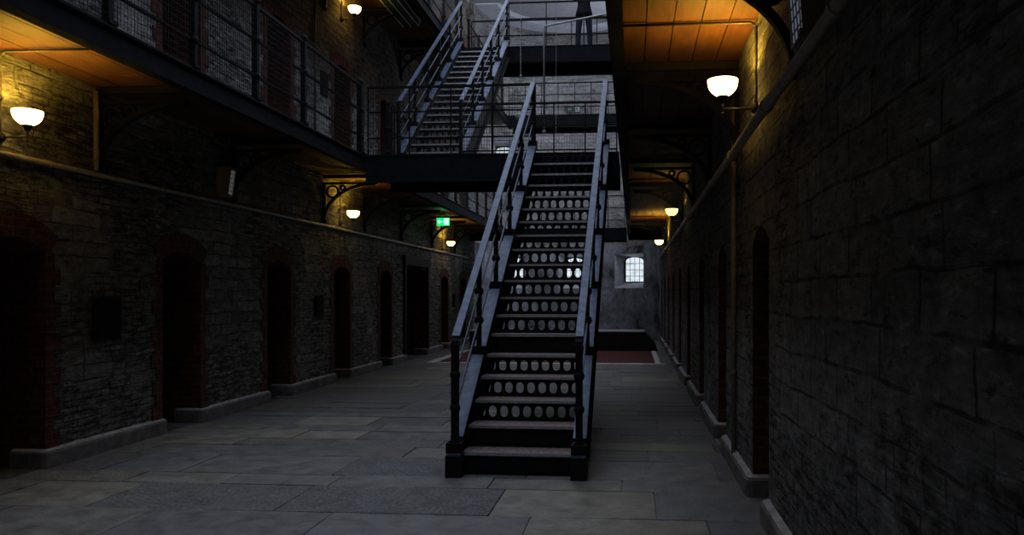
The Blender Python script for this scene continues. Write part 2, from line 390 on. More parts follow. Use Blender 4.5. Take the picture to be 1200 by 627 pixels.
opsR = [(c, .36, 0, SPR, RISE) for c in DRt]
struct('wall_left', wall_mesh(XL, 1, YB, YA, 0, ZT, opsL, DEP, Z2-.05).mesh('wall_left', [M['rubble'], M['brick'], M['limewashed']]))
struct('wall_right', wall_mesh(XR, -1, YB, YA, 0, ZT, opsR, DEP).mesh('wall_right', [M['coursed'], M['brick']]))
mb = MB(); mb.quad([(XL, YB, 0), (XR, YB, 0), (XR, YB, ZT), (XL, YB, ZT)]); struct('wall_back', mb.mesh('wall_back', M['coursed']))

def brick_surround(X, inward, o, seed):
    rnd = random.Random(seed); mb = MB(); c, hw, zb, zs, rise = o
    t = .012*inward; nrow = int((zs-zb)/.156)
    for sgn in (-1, 1):
        for k in range(nrow+1):
            za = zb+k*(zs-zb)/(nrow+1); zc = zb+(k+1)*(zs-zb)/(nrow+1)
            w = (.19 if k % 2 else .11)+rnd.uniform(-.012, .012)
            mb.box(X-.002*inward, X+t+rnd.uniform(-.003, .003), c+sgn*hw, c+sgn*(hw+w), za+.003, zc-.003)
    R = (hw*hw+rise*rise)/(2*rise); zc0 = zs+rise-R; am = math.asin(hw/R)*1.12; n = 13
    for k in range(n):
        a0 = -am+2*am*k/n+.006; a1 = -am+2*am*(k+1)/n-.006; ro = R+.215+rnd.uniform(-.006, .006); th = t+rnd.uniform(-.003, .003)
        P = lambda r, a, x: (x, c+r*math.sin(a), zc0+r*math.cos(a))
        x0, x1 = X-.002*inward, X+th
        mb.hexa([P(R, a0, x0), P(R, a1, x0), P(R, a1, x1), P(R, a0, x1), P(ro, a0, x0), P(ro, a1, x0), P(ro, a1, x1), P(ro, a0, x1)])
    return mb.mesh('brick_surround', M['brick'])
def door_leaf(X, inward, o):
    c, hw, zb, zs, rise = o; mb = MB(); D = X-inward*.42
    pr = arch_pts(c, hw, zs, rise)
    for i in range(8):
        (ya, za), (yb, zc) = pr[i], pr[i+1]; d2 = D-inward*.05
        mb.hexa([(D, ya+.004, zb), (D, yb-.002, zb), (d2, yb-.002, zb), (d2, ya+.004, zb), (D, ya+.004, za-.01), (D, yb-.002, zc-.01), (d2, yb-.002, zc-.01), (d2, ya+.004, za-.01)])
    for z in (zb+.35, zb+1.0, zb+1.6):
        mb.box(D, D+inward*.02, c-hw+.03, c+hw-.03, z-.04, z+.04, 1)
        for k in range(5): mb.ball((D+inward*.025, c-hw+.1+k*(2*hw-.2)/4, z), .014, 6, 1)
    return mb.mesh('door', [M['darkwood'], M['iron']])
dn = 0
for side, ops, X, inw in (('l', opsL, XL, 1), ('r', opsR, XR, -1)):
    for o in ops:
        if o[0] < 2.0: continue
        dn += 1
        d = struct('door_%d' % dn, door_leaf(X, inw, o))
        if side == 'r': continue
        if o[1] < .5: place('brick_surround', brick_surround(X, inw, o, dn), d)
        else:
            mb = MB(); mb.box(X-.01, X+.07, o[0]-o[1]-.18, o[0]+o[1]+.18, o[3]+.08, o[3]+.3); mb.box(X-.01, X+.045, o[0]-o[1]-.12, o[0]-o[1], 0, o[3]+.08); mb.box(X-.01, X+.045, o[0]+o[1], o[0]+o[1]+.12, 0, o[3]+.08)
            place('lintel', mb.mesh('lintel', M['iron']), d)

# kerbs (battered plinth of render along every pier)
def kerbs(X, inward, ops, hw_off):
    mb = MB(); ed = sorted((o[0]-o[1], o[0]+o[1]) for o in ops if o[2] == 0); y = YB; spans = []
    for a, b in ed: spans.append((y, a)); y = b
    spans.append((y, YA)); P, H, C, R = .06, .135, .02, .05
    for a, b in spans:
        if b-a < .05: continue
        path = [(X-inward*.30, a-.05), (X+inward*(P-R), a-.05), (X+inward*(P-R*.3), a-.05+R*.3), (X+inward*P, a-.05+R),
                (X+inward*P, b+.05-R), (X+inward*(P-R*.3), b+.05-R*.3), (X+inward*(P-R), b+.05), (X-inward*.30, b+.05)]
        inn = [(X-inward*.30, a+.0), (X+inward*.0, a+.0), (X, a), (X, a+.0), (X, b), (X, b), (X, b), (X-inward*.30, b)]
        for i in range(len(path)-1):
            p, q = path[i], path[i+1]; pi, qi = inn[i], inn[i+1]
            sh = lambda u, v, f: (u[0]+(v[0]-u[0])*f, u[1]+(v[1]-u[1])*f)
            p2, q2 = sh(p, pi, .25), sh(q, qi, .25)
            mb.quad([(*p, 0), (*q, 0), (*q, H), (*p, H)]); mb.quad([(*p, H), (*q, H), (*q2, H+C), (*p2, H+C)])
            mb.quad([(*p2, H+C), (*q2, H+C), (*qi, H+C+.02), (*pi, H+C+.02)], 1)
    return mb
struct('baseboard_left', kerbs(XL, 1, opsL, 0).mesh('kerb', [M['render'], M['kerbtop']]))
struct('baseboard_right', kerbs(XR, -1, opsR, 0).mesh('kerb', [M['render'], M['kerbtop']]))

# ------------------------------------------------------------------ flagstone floor
def floor():
    rnd = random.Random(11); mb = MB(); cols = []
    mb.box(XL-.6, XR+.6, YB, 29.6, -.2, -.012); cols += [(.1, .5)]*6
    y = YB
    while y < 29.4:
        d = rnd.choice([.38, .5, .62, .75, .85]); x = XL-.5-rnd.uniform(0, 1.2)
        while x < XR+.6:
            w = rnd.uniform(.7, 1.9); xa, xb = max(x, XL-.55), min(x+w, XR+.6)
            if xb-xa > .05:
                g = .005; hz = [rnd.uniform(-.0035, .0035) for _ in range(4)]; j = [rnd.uniform(-.006, .006) for _ in range(4)]
                mb.hexa([(xa+g, y+g, -.03), (xb-g, y+g, -.03), (xb-g, y+d-g, -.03), (xa+g, y+d-g, -.03),
                         (xa+g, y+g+j[0], hz[0]), (xb-g, y+g+j[1], hz[1]), (xb-g, y+d-g+j[2], hz[2]), (xa+g, y+d-g+j[3], hz[3])])
                cols += [(rnd.random(), rnd.choice([.15, .25, .3, 1.0]))]*6
            x += w
        y += d
    me = bpy.data.meshes.new('floor'); me.from_pydata(mb.v, [], mb.f); me.materials.append(M['flag'])
    ca = me.color_attributes.new('slab', 'FLOAT_COLOR', 'CORNER')
    for p in me.polygons:
        c = cols[p.index]
        for li in p.loop_indices: ca.data[li].color = (c[0], c[1], 0, 1)
    return me
struct('floor', floor())

# ------------------------------------------------------------------ apse (rounded end of the hall)
# (wall opening angles, opening z, window rectangle x0 x1 y z0 z1)
WINS = [(35, 61, 1.80, 3.06, -.30, .42, 28.95, 2.02, 2.98),
        (79, 101, 1.80, 3.08, -2.57, -1.87, 29.5, 2.02, 2.98),
        (122, 150, 1.80, 3.08, -4.86, -4.14, 28.95, 2.02, 2.98),
        (130, 157, 5.8, 7.40, -5.20, -4.52, 28.75, 6.05, 7.16)]
def apse():
    mb = MB(); n = 60; zl = 3.35; rd = math.radians
    def P(r, a, z): return (ACX+r*math.cos(a), YA+r*math.sin(a), z)
    angs = sorted({PI*i/n for i in range(n+1)} | {rd(w[0]) for w in WINS} | {rd(w[1]) for w in WINS})
    for a, b in zip(angs[:-1], angs[1:]):
        if b-a < 1e-5: continue
        c = (a+b)/2; op = [w for w in WINS if rd(w[0]) < c < rd(w[1])]; zs = {0, zl, ZT}
        for w in op: zs |= {w[2], w[3]}
        zs = sorted(zs)
        for u, v in zip(zs[:-1], zs[1:]):
            if any(w[2] < (u+v)/2 < w[3] for w in op): continue
            mb.quad([P(AR, a, u), P(AR, b, u), P(AR, b, v), P(AR, a, v)], 0 if (u+v)/2 < zl else 1)
    for w in WINS:
        aa = [rd(w[0])+(rd(w[1])-rd(w[0]))*k/8 for k in range(9)]; wx = [w[5]+(w[4]-w[5])*k/8 for k in range(9)]; y = w[6]+.04
        for k in range(8):
            mb.quad([P(AR, aa[k], w[2]), P(AR, aa[k+1], w[2]), (wx[k+1], y, w[7]), (wx[k], y, w[7])], 2)
            mb.quad([P(AR, aa[k], w[3]), P(AR, aa[k+1], w[3]), (wx[k+1], y, w[8]), (wx[k], y, w[8])], 2)
        for k in (0, 8):
            mb.quad([P(AR, aa[k], w[2]), (wx[k], y, w[7]), (wx[k], y, w[8]), P(AR, aa[k], w[3])], 2)
    return mb.mesh('wall_end', [M['plaster'], M['endstone'], M['revealp']])
struct('wall_end', apse())
def window(i, x0, x1, y, z0, z1, nx=4, nz=4, power=1.3):
    wr = bpy.data.objects.new('window_%d' % i, None); COL.objects.link(wr); wr['kind'] = 'structure'; wr.location = ((x0+x1)/2, y, z0)
    hw = (x1-x0)/2; h = z1-z0; rise = .16
    arc = lambda x: h-rise+rise*math.sqrt(max(0, 1-(x/hw)**2))
    xs = [-hw+2*hw*k/12 for k in range(13)]
    mb = MB()
    for a, b in zip(xs[:-1], xs[1:]): mb.hexa([(a, .02, 0), (b, .02, 0), (b, .028, 0), (a, .028, 0), (a, .02, arc(a)), (b, .02, arc(b)), (b, .028, arc(b)), (a, .028, arc(a))])
    place('pane', mb.mesh('pane', M['window']), wr)
    mb = MB()
    for k in range(nx+1):
        x = -hw+2*hw*k/nx; mb.bar((x, 0, 0), (x, 0, arc(x)), .06 if k in (0, nx) else .018, .03)
    for k in range(nz):
        z = (h-rise)*k/(nz-.6); mb.bar((-hw, 0, z), (hw, 0, z), .02, .06 if k == 0 else .018)
    for a, b in zip(xs[:-1], xs[1:]):
        mb.bar((a, 0, arc(a)), (b, 0, arc(b)), .03, .04)
        mb.hexa([(a, -.01, arc(a)), (b, -.01, arc(b)), (b, .03, arc(b)), (a, .03, arc(a)), (a, -.01, h+.05), (b, -.01, h+.05), (b, .03, h+.05), (a, .03, h+.05)], 1)
    place('window_frame', mb.mesh('window_frame', [M['dark'], M['revealp']]), wr)
    li = bpy.data.lights.new('daylight', 'AREA'); li.shape = 'RECTANGLE'; li.size = x1-x0; li.size_y = h*.9; li.energy = power; li.color = (.78, .86, 1)
    lo = bpy.data.objects.new('daylight', li); COL.objects.link(lo); lo.parent = wr; lo.location = (0, -.04, h/2); lo.rotation_euler = (-PI/2, 0, 0)
    return wr
for i, w_ in enumerate(WINS): window(i+1, *w_[4:9])
# added unseen tall windows that brighten the apse, behind the right galleries
for i, (a, z0, z1) in enumerate(((16, 8.0, 11.0), (16, 4.3, 6.9), )):
    wr = window(5+i, -.5, .5, 0, z0, z1, 4, 8, 120.0); t = math.radians(a)
    wr.location = (ACX+(AR-.03)*math.cos(t), YA+(AR-.03)*math.sin(t), z0); wr.rotation_euler = (0, 0, t-PI/2)

# ceiling with an open skylight above the well, white cove round the apse
SKL, SKR = -4.9, .5
def ceiling():
    mb = MB()
    mb.box(XL-.1, SKL, YB, YA, ZT, ZT+.2); mb.box(SKR, XR+.1, YB, YA, ZT, ZT+.2); mb.box(SKL, SKR, YB, YB+1.5, ZT, ZT+.2); mb.box(SKL, SKR, 25.0, YA, ZT, ZT+.2)
    n = 40
    for k in range(n):
        a, b = PI*k/n, PI*(k+1)/n
        P = lambda r, t, z: (ACX+r*math.cos(t), YA+r*math.sin(t), z)
        mb.quad([P(AR, a, ZT-.02), P(AR, b, ZT-.02), P(AR-.75, b, ZT-.02), P(AR-.75, a, ZT-.02)], 1)
        mb.quad([P(AR-.75, a, ZT-.02), P(AR-.75, b, ZT-.02), P(AR-.75, b, ZT+.15), P(AR-.75, a, ZT+.15)], 1)
        mb.quad([P(AR-.75, a, ZT+.15), P(AR-.75, b, ZT+.15), (ACX, YA, ZT+.15)], 0)
    return mb.mesh('ceiling', [M['ceil'], M['cove']])
struct('ceiling', ceiling())
mb = MB()
for k in range(27): mb.box(SKL, SKR, -1.5+k, -1.44+k, ZT+.02, ZT+.1)
for k in range(1, 7): mb.box(SKL+k*.77-.02, SKL+k*.77+.02, -1.5, 25.0, ZT+.04, ZT+.1)
struct('trim_1', mb.mesh('skylight_bars', M['white']))

# ------------------------------------------------------------------ railings
def mesh_panel(Lx, H, pitch=.042, t=.0032):
    mb = MB(); n = int(Lx/pitch)
    for k in range(n+1): mb.box(k*Lx/n-t/2, k*Lx/n+t/2, -t/2, t/2, 0, H)
    m = int(H/.06)
    for k in range(m+1): mb.box(0, Lx, -t/2, t/2, k*H/m-t/2, k*H/m+t/2)
    return mb.mesh('mesh_panel', M['wire'])
def rail_post(w=.05, H=1.09, knob=.045):
    mb = MB(); mb.box(-w/2, w/2, -w/2, w/2, 0, H)
    mb.box(-w*.9, w*.9, -w*.9, w*.9, 0, .035)
    for z in (.27, .67): mb.ball((0, 0, z), knob, 10)
    mb.ball((0, 0, H), knob*.95, 10)
    return mb.mesh('post', M['iron'])
def thin_post(H=1.05):
    mb = MB(); mb.tube([(0, 0, 0), (0, 0, H)], .013, 6); mb.lathe((0, 0, 0), [(.0, .012), (.035, .01), (.035, 0)], 8)
    return mb.mesh('post', M['iron'])
POST = rail_post(.06, 1.1, .05); THIN = thin_post(); CORNER = rail_post(.085, 1.12, .055)
def rail_mesh(Lx, r):
    mb = MB(); mb.bar((0, 0, 0), (Lx, 0, 0), r*2, r*2); return mb.mesh('rail', M['iron'])
def railing_at(parent, p, rz, xs, mesh=True, out=1):
    """railing along local x with posts at the given distances"""
    r = place('railing', rail_mesh(xs[-1], .019), parent, (p[0], p[1], p[2]+1.05), (0, 0, rz)); rm = rail_mesh(xs[-1], .013)
    for z in (.27, .67): place('rail', rm, r, (0, 0, z-1.05))
    for x in xs: place('post', POST, r, (x, 0, -1.05))
    if mesh:
        for a, b in zip(xs[:-1], xs[1:]): place('mesh_panel', mesh_panel(b-a, .98), r, (a, .02*out, -1.03))
    return r
def railing(parent, p, rz, n, pitch, mesh=True, thick=True, ends=(True, True), out=1):
    """n bays of railing from point p, running along local x"""
    r = place('railing', rail_mesh(n*pitch, .017), parent, (0, 0, 0))   # the hand rail carries the rest
    r.location = (p[0], p[1], p[2]+1.05); r.rotation_euler = (0, 0, rz)
    rm = rail_mesh(n*pitch, .011)
    for z in (.27, .67): place('rail', rm, r, (0, 0, z-1.05))
    for k in range(n+1):
        if (k == 0 and not ends[0]) or (k == n and not ends[1]): continue
        place('post', POST if thick else THIN, r, (k*pitch, 0, -1.05))
    if mesh:
        pm = mesh_panel(pitch, .98)
        for k in range(n): place('mesh_panel', pm, r, (k*pitch, .02*out, -1.03))
    return r

# ------------------------------------------------------------------ galleries
def gallery(label, xw, xe, Z, y0, y1, rail_spans, mesh, boards=5):
    g = root('gallery', label, 'gallery', ((xw+xe)/2, y0, Z-.1), group='iron and timber cell galleries')
    ox, oy, oz = -(xw+xe)/2, -y0, -(Z-.1)
    s = 1 if xe > xw else -1
    mb = MB(); w = (abs(xe-xw)-.06)/boards; rnd = random.Random(int(Z*10+xw*7))
    for b in range(boards):
        xa = xw+s*b*w; y = y0
        while y < y1:
            l = rnd.uniform(2.6, 4.0); ye = min(y+l, y1); dz = rnd.uniform(-.004, .004)
            xs = sorted((xa+s*.004, xa+s*(w-.004)))
            mb.box(xs[0]+ox, xs[1]+ox, y+.003+oy, ye-.003+oy, Z-.025+dz+oz, Z+.03+oz); y = ye
    mb.box(min(xw, xe)+.01+ox, max(xw, xe)-.01+ox, y0+oy, y1+oy, Z+.03+oz, Z+.036+oz)  # unseen sheet added over the boards to block light through the gaps
    place('deck', mb.mesh('deck', M['wood']), g)
    mb = MB()
    mb.box(xe+ox-s*.016, xe+ox, oy+y0, oy+y1, Z-.19+oz, Z+.0+oz)           # web of the edge channel
    mb.box(xe+ox-s*.10, xe+ox+s*.012, oy+y0, oy+y1, Z-.20+oz, Z-.178+oz)
    mb.box(xe+ox-s*.06, xe+ox+s*.02, oy+y0, oy+y1, Z-.005+oz, Z+.015+oz)
    place('edge_beam', mb.mesh('edge_beam', M['fascia']), g)
    jm = MB(); jm.box(-abs(xe-xw)/2+.01, abs(xe-xw)/2-.11, -.035, .035, -.035, .03)
    jm2 = jm.mesh('joist', M['iron'])
    for yy in BRK_L if s > 0 else BRK_R:
        if y0+.2 < yy < y1-.2 and not (s < 0 and 15 < yy < 21): place('joist', jm2, g, (0 if s > 0 else 0, yy-y0, .032), (0, 0, 0 if s > 0 else PI))
    if Z < 5:
        mb = MB(); mb.box(-abs(xe-xw)/2+.01, abs(xe-xw)/2-.03, EY-y0, EY-y0+.02, -.26, .07); mb.box(-abs(xe-xw)/2+.01, abs(xe-xw)/2-.03, EY-y0-.02, EY-y0+.1, -.275, -.25)
        place('end_beam', mb.mesh('end_beam', M['fascia']), g)
    for (a, nb) in rail_spans:
        if isinstance(nb, list): railing_at(g, (xe+ox-s*.035, a+oy, .1+.032), PI/2, [v-a for v in nb], mesh, out=-s)
        else: railing(g, (xe+ox-s*.035, a+oy, .1+.032), PI/2, nb, 1.25, mesh, out=s*-1)
    return g
BRK_L = [2.3, 4.8, 7.35, 9.95, 13.0, 15.0, 17.45, 20.2, 22.8]
BRK_R = [2.05, 4.5, 6.95, 9.4, 11.85, 14.4, 16.9, 19.3, 21.8]
EY = 24.9                   # end bridge
BY0, BY1 = 11.5, 12.75      # lower footbridge
UY0, UY1 = 17.95, 19.2      # upper footbridge
PY = (5.80, 6.99, 8.20, 9.44)
GLL = gallery('lower left iron gallery with timber boards and wire mesh railing above the cell doors', XL, EL, Z2, YB, EY+1.1, [(1.0, [1.0, 2.25, 3.45, 4.65, PY[0], PY[1], PY[2], PY[3], BY0-.03]), (BY1+.05, 9)], True)
gallery('lower right iron gallery overhead with orange lit timber underside beside the bare wall', XR, ER, Z2, YB, EY+1.1, [(BY0-1.25*9-.03, 9), (BY1+.05, 9)], False)
gallery('upper left iron gallery one storey above, ending in view at top of the photo', XL, EL, Z3, YB, EY+1.1, [(UY0-1.25*12-.03, 12), (UY1+.05, 4)], True)
gallery('upper right iron gallery hidden high above the lower right one', XR, ER, Z3, YB, EY+1.1, [(UY0-1.25*12-.03, 12)], False)

# ------------------------------------------------------------------ footbridges
def bridge(label, y0, y1, Z, H, rails_front, rails_back, group=None):
    g = root('footbridge', label, 'footbridge', ((EL+ER)/2, (y0+y1)/2, Z-H), group='footbridges across the well'); ox, oy, oz = -(EL+ER)/2, -(y0+y1)/2, -(Z-H)
    mb = MB(); n = 6; w = (y1-y0-.04)/n
    for k in range(n): mb.box(EL+.045+ox, ER-.045+ox, y0+.02+k*w+.004+oy, y0+.02+(k+1)*w-.004+oy, Z-.055+oz, Z-.005+oz)
    place('deck', mb.mesh('deck', M['wood']), g)
    for yy, s in ((y0, 1), (y1, -1)):
        mb = MB(); mb.box(EL+.04+ox, ER-.04+ox, yy+oy, yy+s*.016+oy, oz+Z-H, oz+Z); mb.box(EL+.04+ox, ER-.04+ox, yy-s*.012+oy, yy+s*.1+oy, oz+Z-H-.01, oz+Z-H+.014)
        mb.box(EL+.04+ox, ER-.04+ox, yy-s*.012+oy, yy+s*.06+oy, oz+Z-.004, oz+Z+.018)
        place('beam', mb.mesh('beam', M['fascia']), g)
    for rs, yy, s in ((rails_front, y0+.05, 1), (rails_back, y1-.05, -1)):
        for (xa, xb, nb, mesh) in rs: railing(g, (xa+ox, yy+oy, H+.012), 0, nb, (xb-xa)/nb, mesh, thick=False, out=-s)
    return g
SX0, SX1 = -1.53, -.44
bridge('lower footbridge of dark steel that the near staircase climbs to', BY0, BY1, Z2, .39, [(EL+.06, SX0+.05, 4, True)], [(EL+.06, -4.02, 1, False), (-2.88, ER-.1, 5, True)])
bridge('upper footbridge with the person standing on it', UY0, UY1, Z3, .34, [(-2.93, ER-.1, 3, False)], [(EL+.06, ER-.1, 6, False)])
bridge('dark far footbridge crossing low in front of the curved end wall', EY, EY+1.1, Z2, .36, [(EL+.06, ER-.1, 7, False)], [])
bridge('dark steel far footbridge crossing high in front of the curved end wall', EY, EY+1.1, Z3, .36, [(EL+.06, ER-.1, 7, False)], [])
place('corner_post', CORNER, GLL, Vector((EL-.05, BY0+.02, Z2+.02))-GLL.location)

# ------------------------------------------------------------------ staircases
RS, GO, W = .195, .265, 1.09
def riser_plate(width, height):
    """iron plate pierced by a row of upright oval holes"""
    mb = MB(); n = 9; cw = width/n; t = .006
    for k in range(n):
        x0, x1 = -width/2+k*cw, -width/2+(k+1)*cw; cx = (x0+x1)/2; cz = height*.5; rx, rz = .038, .053; S = 16
        z0, z1 = 0, height
        def rect(a):
            c, s = math.cos(a), math.sin(a); sc = min((cw/2)/abs(c) if abs(c) > 1e-6 else 9, (height/2)/abs(s) if abs(s) > 1e-6 else 9)
            return cx+c*sc, cz+s*sc
        def ell(a):
            c, s = math.cos(a), math.sin(a)
            return cx+rx*(abs(c)**.85)*(1 if c >= 0 else -1), cz+rz*(abs(s)**.85)*(1 if s >= 0 else -1)
        ca = math.atan2(height/2, cw/2)
        an = sorted([2*PI*i/S for i in range(S)]+[ca, PI-ca, PI+ca, 2*PI-ca])
        for a, b in zip(an, an[1:]+[2*PI]):
            if b-a < 1e-4: continue
            p, q, r, s_ = ell(a), ell(b), rect(b), rect(a)
            mb.quad([(p[0], 0, p[1]), (q[0], 0, q[1]), (r[0], 0, r[1]), (s_[0], 0, s_[1])])
            mb.quad([(p[0], t, p[1]), (q[0], t, q[1]), (r[0], t, r[1]), (s_[0], t, s_[1])])
            mb.quad([(p[0], 0, p[1]), (q[0], 0, q[1]), (q[0], t, q[1]), (p[0], t, p[1])])
    return mb.mesh('riser', M['iron'])
RISER = riser_plate(.99, RS-.018)
def solid_riser():
    mb = MB(); mb.box(-.495, .495, 0, .01, 0, RS-.02); mb.box(-.45, .45, -.006, 0, .03, RS-.05); return mb.mesh('riser', M['iron'])
def tread_mesh():
    mb = MB(); mb.box(-.5, .5, 0, GO+.012, -.02, 0, 0); mb.box(-.5, .5, -.006, .004, -.024, .002, 1)
    mb.box(-.5, .5, .012, GO-.02, 0, .003, 0)
    return mb.mesh('tread', [M['tread'], M['nosing']])
TREAD = tread_mesh(); SOLID = solid_riser()
def nos(y): return RS*(y+GO*1.0-.065)/GO      # height of the nosing line at local y (y=0 is the newel centre)
def staircase(label, loc, rz, foot=True):
    """local origin: middle of the foot on the floor, at the newel centre line"""
    st = root('staircase', label, 'staircase', loc, (0, 0, rz), 'iron staircases')
    yt = [.065+GO*(k-1) for k in range(1, 20)]
    for k in range(1, 19): place('tread', TREAD, st, (0, yt[k-1], k*RS))
    for k in range(1, 20): place('riser', SOLID if k <= 2 else RISER, st, (0, yt[k-1]+.014, (k-1)*RS))
    nz = lambda y: RS*(y-.065)/GO+RS
    ytop = yt[-1]+.02
    for s in (-1, 1):
        x = s*W/2; mb = MB()
        # web plate as a polygon prism
        a, b = .06, ytop
        pts = [(a, .02), (a, nz(a)+.13), (b, nz(b)+.13), (b, nz(b)-.30), (.48, .02)]
        for xs in (-.008, .008): mb.quad([(xs, p[0], p[1]) for p in pts], 1)
        for p, q in zip(pts, pts[1:]+pts[:1]): mb.quad([(-.008, *p), (.008, *p), (.008, *q), (-.008, *q)], 1)
        mb.bar((0, a, nz(a)+.14), (0, b, nz(b)+.14), .115, .02, 0)
        mb.bar((0, .50, .05), (0, b, nz(b)-.30), .115, .016, 1)
        place('stringer', mb.mesh('stringer', [M['steel'], M['iron']]), st, (x, 0, 0))
        if foot:
            mb = MB(); mb.box(-.07, .07, -.08, .10, 0, .19); mb.box(-.06, .06, -.07, .09, .19, .215, 1); mb.box(-.066, .066, -.07, .09, .215, .30); mb.box(-.045, .045, -.045, .045, .30, .315)
            place('newel_base', mb.mesh('newel_base', [M['iron'], M['steel']]), st, (x, 0, 0))
        # handrail with a turned-down start
        mb = MB(); c = 1.05; p0 = (0, .03, nz(.0)+c-.0); w = .068
        mb.bar((0, .03, nz(.03)+c), (0, ytop, nz(ytop)+c), w, .028, 0)
        mb.hexa([(-w/2, -.035, nz(0)+c-.10), (w/2, -.035, nz(0)+c-.10), (w/2, .02, nz(0)+c-.10), (-w/2, .02, nz(0)+c-.10),
                 (-w/2, -.035, nz(0)+c-.04), (w/2, -.035, nz(0)+c-.04), (w/2, .045, nz(.03)+c+.012), (-w/2, .045, nz(.03)+c+.012)], 1)
        hr = place('handrail', mb.mesh('handrail', [M['steel'], M['iron']]), st, (x, 0, 0))
        for cc in (.74, .45):
            mb = MB(); mb.tube([(0, 0, nz(0)+cc), (0, ytop, nz(ytop)+cc)], .011, 6); place('rail', mb.mesh('rail', M['steel']), hr)
        for i, y in enumerate((0, 1.0, 1.9, 2.8, 3.7, ytop-.03)):
            z0 = .30 if i == 0 else nz(y)+.10; z1 = nz(y)+1.04; wd = .06 if i == 0 else .045
            mb = MB(); mb.box(-wd/2, wd/2, y-wd/2, y+wd/2, z0, z1)
            if i: mb.box(-.065, .065, y-.06, y+.06, nz(y)+.06, nz(y)+.19)
            for cc in (.74, .45): mb.ball((0, y, nz(y)+cc), .048, 10)
            place('post', mb.mesh('post', M['iron']), hr)
    return st
STX = (SX0+SX1)/2-.025
staircase('near iron staircase with pierced risers rising from the flagstones to lower footbridge', (STX, 6.62, 0), math.radians(-.6))
staircase('far iron staircase climbing from the lower footbridge to the upper footbridge', (-3.49, 12.98, Z2), 0, False)

# ------------------------------------------------------------------ brackets under the galleries
def bracket_mesh():
    mb = MB(); t = .07; H, Wd = .65, .94
    mb.box(0, .035, -t/2, t/2, -H, 0); mb.box(0, Wd, -t/2, t/2, -.035, 0)
    n = 14; cxx, czz = Wd*.98, -H*1.0
    def P(a): return Vector((Wd*.98-(Wd*.98-.02)*math.cos(a), 0, -H+(H-.03)*math.sin(a)))
    for k in range(n):
        a, b = PI/2*k/n, PI/2*(k+1)/n; mb.bar(P(a), P(b), t*.8, .05)
    return mb.mesh('frame', M['iron'])
def ring_mesh(R):
    mb = MB(); mb.ringxz((0, 0, 0), R, R-.028, .045, 18); return mb.mesh('ring', M['iron'])
BF, BR1, BR2 = bracket_mesh(), ring_mesh(.115), ring_mesh(.055)
def drop_mesh():
    mb = MB(); mb.lathe((0, 0, 0), [(.0, 0), (.035, .01), (.03, .03), (.045, .05), (.0, .065)], 8); return mb.mesh('drop', M['iron'])
BD = drop_mesh()
ORD = ['nearest', 'second', 'third', 'fourth', 'fifth', 'sixth', 'seventh', 'eighth', 'ninth', 'tenth']
def brackets(ys, X, s, Z, where):
    for i, y in enumerate(ys):
        b = root('gallery_bracket', 'black cast iron arched bracket with ring, %s from the camera under %s' % (ORD[i], where), 'bracket', (X, y, Z-.172), (0, 0, 0 if s > 0 else PI), 'gallery brackets')
        place('frame', BF, b); place('ring', BR1, b, (.165, 0, -.16)); place('ring', BR2, b, (.35, 0, -.095)); place('drop', BD, b, (.03, 0, -.71))
brackets(BRK_L[1:], XL, 1, Z2, 'lower left gallery')
brackets([y for y in BRK_R[1:] if y < 15 or y > 21], XR, -1, Z2, 'lower right gallery')
brackets([13.0, 15.0, 17.45, 20.2, 22.8], XL, 1, Z3, 'upper left gallery')

# ------------------------------------------------------------------ wall lamps
def lamp(label, y, X, s, z, power, reach, Z, wig=True, glass='bowl'):
    """z: height of the bowl rim; s: direction away from the wall"""
    r = root('wall_lamp', label, 'wall lamp', (X, y, z-.22), (0, 0, 0), 'warm wall lamps with opal bowls')
    d = reach*s
    mb = MB(); mb.lathe((0, 0, .0), [(.0, .05), (.03, .045), (.045, .02), (.05, 0), (.0, 0)][::1], 14, 0, 'x')
    if s < 0: mb.v = [(-a, b, c) for a, b, c in mb.v]
    place('wall_plate', mb.mesh('wall_plate', M['iron'], True), r)
    mb = MB(); mb.tube([(0, 0, 0), (d*.5, 0, .0), (d, 0, 0)], .009, 8); mb.tube([(d, 0, -.03), (d, 0, .07)], [.006, .012], 8); mb.ball((d, 0, -.035), .014, 8)
    place('arm', mb.mesh('arm', M['cable'], True), r)
    mb = MB(); mb.lathe((d, 0, .05), [(.0, .0), (.02, .0), (.03, .03), (.045, .045), (.04, .055), (.0, .055)], 14)
    place('collar', mb.mesh('collar', M['iron'], True), r)
    mb = MB(); R = .115; prof = [(.04, .095)]+[(R*(1-(1-t)**2.4)**.5*.98+.002, .095+.125*t) for t in (.12, .25, .4, .55, .7, .85, 1.0)]
    prof += [(p[0]-.004, p[1]) for p in prof[::-1]]
    mb.lathe((d, 0, 0), prof, 28)
    place('bowl', mb.mesh('bowl', M[glass], True), r)
    mb = MB()
    top = Z-.045-(z-.22)
    w = [(s*.012, 0, .03), (s*.012, 0, top*.38)]+([(s*.012, .03, top*.45), (s*.012, .0, top*.52)] if wig else [])+[(s*.012, 0, top-.03), (s*.05, 0, top), (s*1.1, 0, top)]
    mb.tube(w, .011, 8)
    place('conduit', mb.mesh('conduit', M['cable'], True), r)
    li = bpy.data.lights.new('bulb', 'POINT'); li.energy = power; li.color = (1, .58, .055); li.shadow_soft_size = .035
    lo = bpy.data.objects.new('bulb', li); COL.objects.link(lo); lo.parent = r; lo.location = (d, 0, .15)
    return r
lamp('lit white bowl lamp on the left wall nearest the camera', 6.13, XL, 1, 3.15, 50, .26, Z2)
lamp('lit white bowl lamp on the left wall behind the arched bracket, below the footbridge', 13.73, XL, 1, 3.11, 16, .26, Z2)
lamp('small distant lit bowl lamp on the left wall beyond the green exit sign', 21.3, XL, 1, 3.06, 38, .26, Z2)
